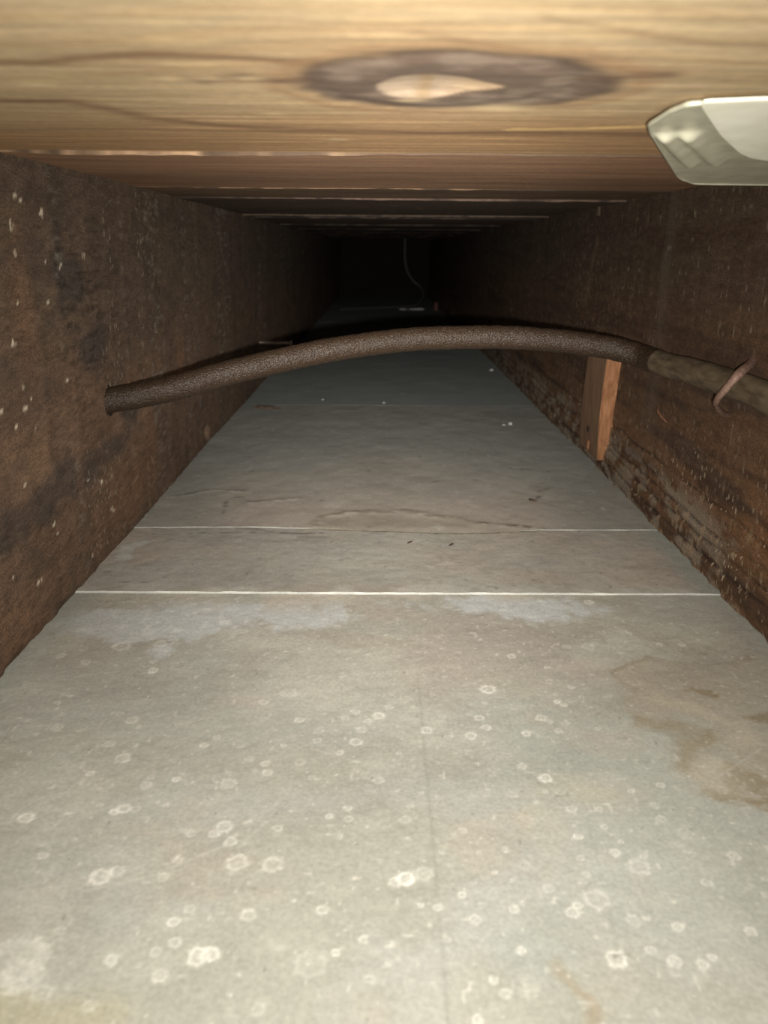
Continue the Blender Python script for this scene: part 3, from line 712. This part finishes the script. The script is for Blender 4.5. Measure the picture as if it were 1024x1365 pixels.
k = chunk('chipped_spot', (.012, .008, .0012), (.1905, .6845, .0200), 0, M_cleat_edge, cl, 4); k.rotation_euler = (0, -PI / 2, 0); k.matrix_parent_inverse = Matrix.Translation((-.1975, -.68, -.012))

# ------------------------------------------------------------------ pressed metal bracket under the boards, top right
M_galv = plain('galvanised_steel', (.56, .545, .41), (.70, .68, .52), (120, 120, 120), .32, .36, .15, .0003, .5, 3)
M_white = plain('chalky_white_plate', (.78, .765, .62), (.90, .885, .76), (60, 60, 60), .6, 0, .2, .0004, .3, 4)
def bez(pts, n):
    P = np.array(pts, float); out = []
    m = len(P)
    for i in range(m):
        a, b, c = P[i - 1], P[i], P[(i + 1) % m]
        r = .16
        s = b + (a - b) * min(r, .010 / np.linalg.norm(a - b)); e = b + (c - b) * min(r, .010 / np.linalg.norm(c - b))
        for t in np.linspace(0, 1, n): out.append((1 - t) ** 2 * s + 2 * t * (1 - t) * b + t * t * e)
    return np.array(out)
OUT = [(.0838, .2346), (.0818, .2430), (.0816, .2600), (.0865, .2725), (.1288, .3613), (.1410, .3756), (.1985, .3765), (.1985, .2200), (.1038, .2308)]
def plate_z(y): return .2268 - .0635 * (y - .22)
br = tag(empty('metal_bracket', (.14, .28, .217)), 'shiny pressed metal bracket with a white face fixed under the boards, top right', 'bracket')
BI = Matrix.Translation((-.14, -.28, -.217))
# flange: fine grid clipped to the outline, ribs pressed into it, rolled lip
outl = bez(OUT, 6)
dense = []
for a, b in zip(outl, np.roll(outl, -1, axis=0)):
    q = max(1, int(np.linalg.norm(b - a) / .0012))
    for t in range(q): dense.append(a + (b - a) * t / q)
outl = np.array(dense)
cen = np.array([.150, .30])
rings = 60
bv = []
def flange_z(x, y):
    z = plate_z(np.asarray(y))
    for (ax, ay), (bx, by), w, h in (((.0912, .2720), (.1180, .3200), .0026, .0026), ((.0980, .2700), (.1255, .3150), .0030, .0028)):
        d = segdist(x, y, [(ax, ay), (bx, by)])
        z = z - h * np.exp(-(d / w) ** 2)
    return z
for i in range(rings):
    s = 1 - (i / (rings - 1)) ** 1.2 * .80
    ring = cen + (outl - cen) * s
    dd = (1 - s) * .10
    z = flange_z(ring[:, 0], ring[:, 1]) - (.0008 * math.exp(-(i / .8) ** 2))
    for q, zz in zip(ring, z): bv.append((q[0], q[1], zz))
m = len(outl)
bf = [(i * m + j, i * m + (j + 1) % m, (i + 1) * m + (j + 1) % m, (i + 1) * m + j) for i in range(rings - 1) for j in range(m)]
bf.append(tuple((rings - 1) * m + j for j in range(m)))
fl = mesh_obj('flange', bv, bf, M_galv, br); fl.matrix_parent_inverse = BI
so = fl.modifiers.new('thickness', 'SOLIDIFY'); so.thickness = .0014; so.offset = 0
WH = [(0.0847, 0.2301), (0.1083, 0.2711), (0.1271, 0.2995), (0.1357, 0.3094), (0.1452, 0.3151), (0.1970, 0.3161), (0.1970, 0.2190), (0.1018, 0.2264)]
wv = []
wo = bez(WH, 5); wc = np.array([.15, .275])
for s, dz in ((1.0, -.0004), (1.0, -.0009), (.992, -.0012), (.94, -.0013)):
    for q in wc + (wo - wc) * s: wv.append((q[0], q[1], plate_z(q[1]) + dz))
m = len(wo)
wf = [(i * m + j, i * m + (j + 1) % m, (i + 1) * m + (j + 1) % m, (i + 1) * m + j) for i in range(3) for j in range(m)]
wf.append(tuple(3 * m + j for j in range(m))); wf.append(tuple(range(m))[::-1])
wp = mesh_obj('face_plate', wv, wf, M_white, br, smooth=False); wp.matrix_parent_inverse = BI
wp['label'] = 'white inner plate'
# two short fixing studs up to the boards
for x, y in ((.180, .300), (.180, .355)):
    s = tube('fixing_stud', np.array([(x, y, plate_z(y)), (x, y, plate_z(y) + .001), (x, y, .2260), (x, y, .2280)]), .0035, M_rust, br, 10); s.matrix_parent_inverse = BI

# ------------------------------------------------------------------ far end: loose cable and scraps
M_thin = plain('thin_grey_cable', (.05, .05, .047), (.10, .10, .095), (300, 300, 300), .5, 0, .2)
lc = tube('loose_cable', spline([(.0840, 2.85, .2275), (.0842, 2.85, .195), (.0850, 2.85, .159), (.0930, 2.848, .120), (.1150, 2.84, .085), (.1400, 2.83, .066), (.1480, 2.79, .040), (.1300, 2.74, .014), (.0986, 2.70, .0075), (.0400, 2.655, .0072), (-.0184, 2.62, .0070), (-.0700, 2.58, .0070), (-.1300, 2.54, .0066)], 12), .0034, M_thin, None, 12, .0003)
tag(lc, 'thin grey cable hanging down and trailing on the floor at the dark far end', 'cable')
M_paint = plain('pale_paint_flake', (.55, .54, .49), (.72, .71, .66), (300, 300, 300), .8)
M_crumb = plain('lime_crumb', (.36, .355, .33), (.50, .49, .46), (300, 300, 300), .85)
M_red = plain('faded_red_plastic', (.13, .055, .045), (.19, .085, .07), (200, 200, 200), .6)
M_grime = plain('dark_splinter', (.035, .025, .018), (.09, .06, .04), (400, 400, 400), .85)
M_pine = plain('raw_orange_splinter', (.12, .055, .028), (.20, .095, .05), (400, 400, 60), .8)
tag(chunk('paper_scrap', (.055, .012, .004), (.117, 2.605, .0030), .1, M_paint, None, 5), 'longer pale scrap lying beside the far loose cable, towards the right', 'scrap')
tag(chunk('paper_scrap', (.030, .010, .003), (.072, 2.600, .0030), -.1, M_paint, None, 6), 'shorter pale scrap at the far end, left of the longer one', 'scrap')
tag(chunk('red_offcut', (.016, .012, .030), (.180, 2.57, .0030), .3, M_red, None, 7), 'small dull red offcut against the right joist at the far end', 'offcut')
# nail sticking out of the left joist
M_nail = plain('bright_nail', (.30, .22, .17), (.42, .32, .25), (500, 500, 500), .5)
nl = tag(empty('protruding_nail', (-.1725, 1.1067, .0621)), 'rusty nail sticking straight out of the left joist behind the cable', 'nail')
s = tube('nail_shank', np.array([(-.012, 0, 0), (.010, 0, 0), (.030, .0005, .0002), (.0465, .001, .0003)]), .0019, M_nail, nl, 10)
s = tube('nail_head', np.array([(.0455, .001, .0003), (.0462, .001, .0003), (.0475, .001, .0003)]), .0036, M_nail, nl, 10)
# small debris on the grey panels
def zt(y): return .0002 if y < .404 else (.0006 if y < .51 else (.0012 if y < .965 else .0014))
for i, (x, y, sx, sy, sz, rz, mat, lab) in enumerate((
    (.1202, .574, .0105, .0028, .0022, -.9, M_grime, 'dark wood splinter lying on the grey panel right of centre'),
    (.1474, .8563, .0055, .0070, .0030, .3, M_crumb, 'white crumb on the grey panel near the right joist, larger of the two'),
    (.1395, .8522, .0035, .0040, .0014, .3, M_crumb, 'tiny white crumb just left of the larger crumb near the right joist'),
    (-.1404, .940, .040, .0050, .0040, -.15, M_grime, 'dark flat splinter on the panel joint beside the left joist'),
    (.0049, .979, .0040, .0040, .0018, .2, M_crumb, 'pale crumb on the far panel joint in the middle of the bay'),
    (-.0751, .9990, .0035, .0035, .0014, .5, M_crumb, 'pale crumb beyond the far panel joint, left of centre'),
    (.1822, 1.268, .0070, .0060, .0030, .4, M_crumb, 'pale crumb under the cable against the right joist'),
    (.0480, .4795, .0060, .0018, .0012, .8, M_grime, 'tiny dark sliver on the narrow grey strip, right of centre'),
    (.0205, .4840, .0065, .0018, .0012, .8, M_grime, 'tiny dark sliver on the narrow grey strip near the middle'),
    )):
    nm = 'splinter' if mat is M_grime else 'paint_crumb'
    tag(chunk(nm, (sx, sy, sz), (x, y, zt(y) - .0003), rz, mat, None, 20 + i), lab, 'splinter' if mat is M_grime else 'crumb')
# orange splinter lifted from the right joist, wood block at the board joint, splinter lifted from the near board
spv = spline([(.2005, .5475, .0835), (.1978, .5400, .0800), (.1985, .5330, .0770), (.2005, .5270, .0745)], 6)
tag(tube('joist_splinter', spv, lambda t: .0003 + .0007 * math.sin(PI * t), M_pine, None, 6, .0002), 'short orange splinter lifted from the right joist below the cable', 'splinter')
M_chip = plain('grey_chip', (.05, .035, .022), (.085, .06, .04), (400, 400, 60), .8)
bk = chunk('wood_chip', (.005, .010, .009), (.1985, .752, .2180), 0, M_chip, None, 33)
tag(bk, 'little dull wood chip at the top of the right joist under a board joint', 'chip')
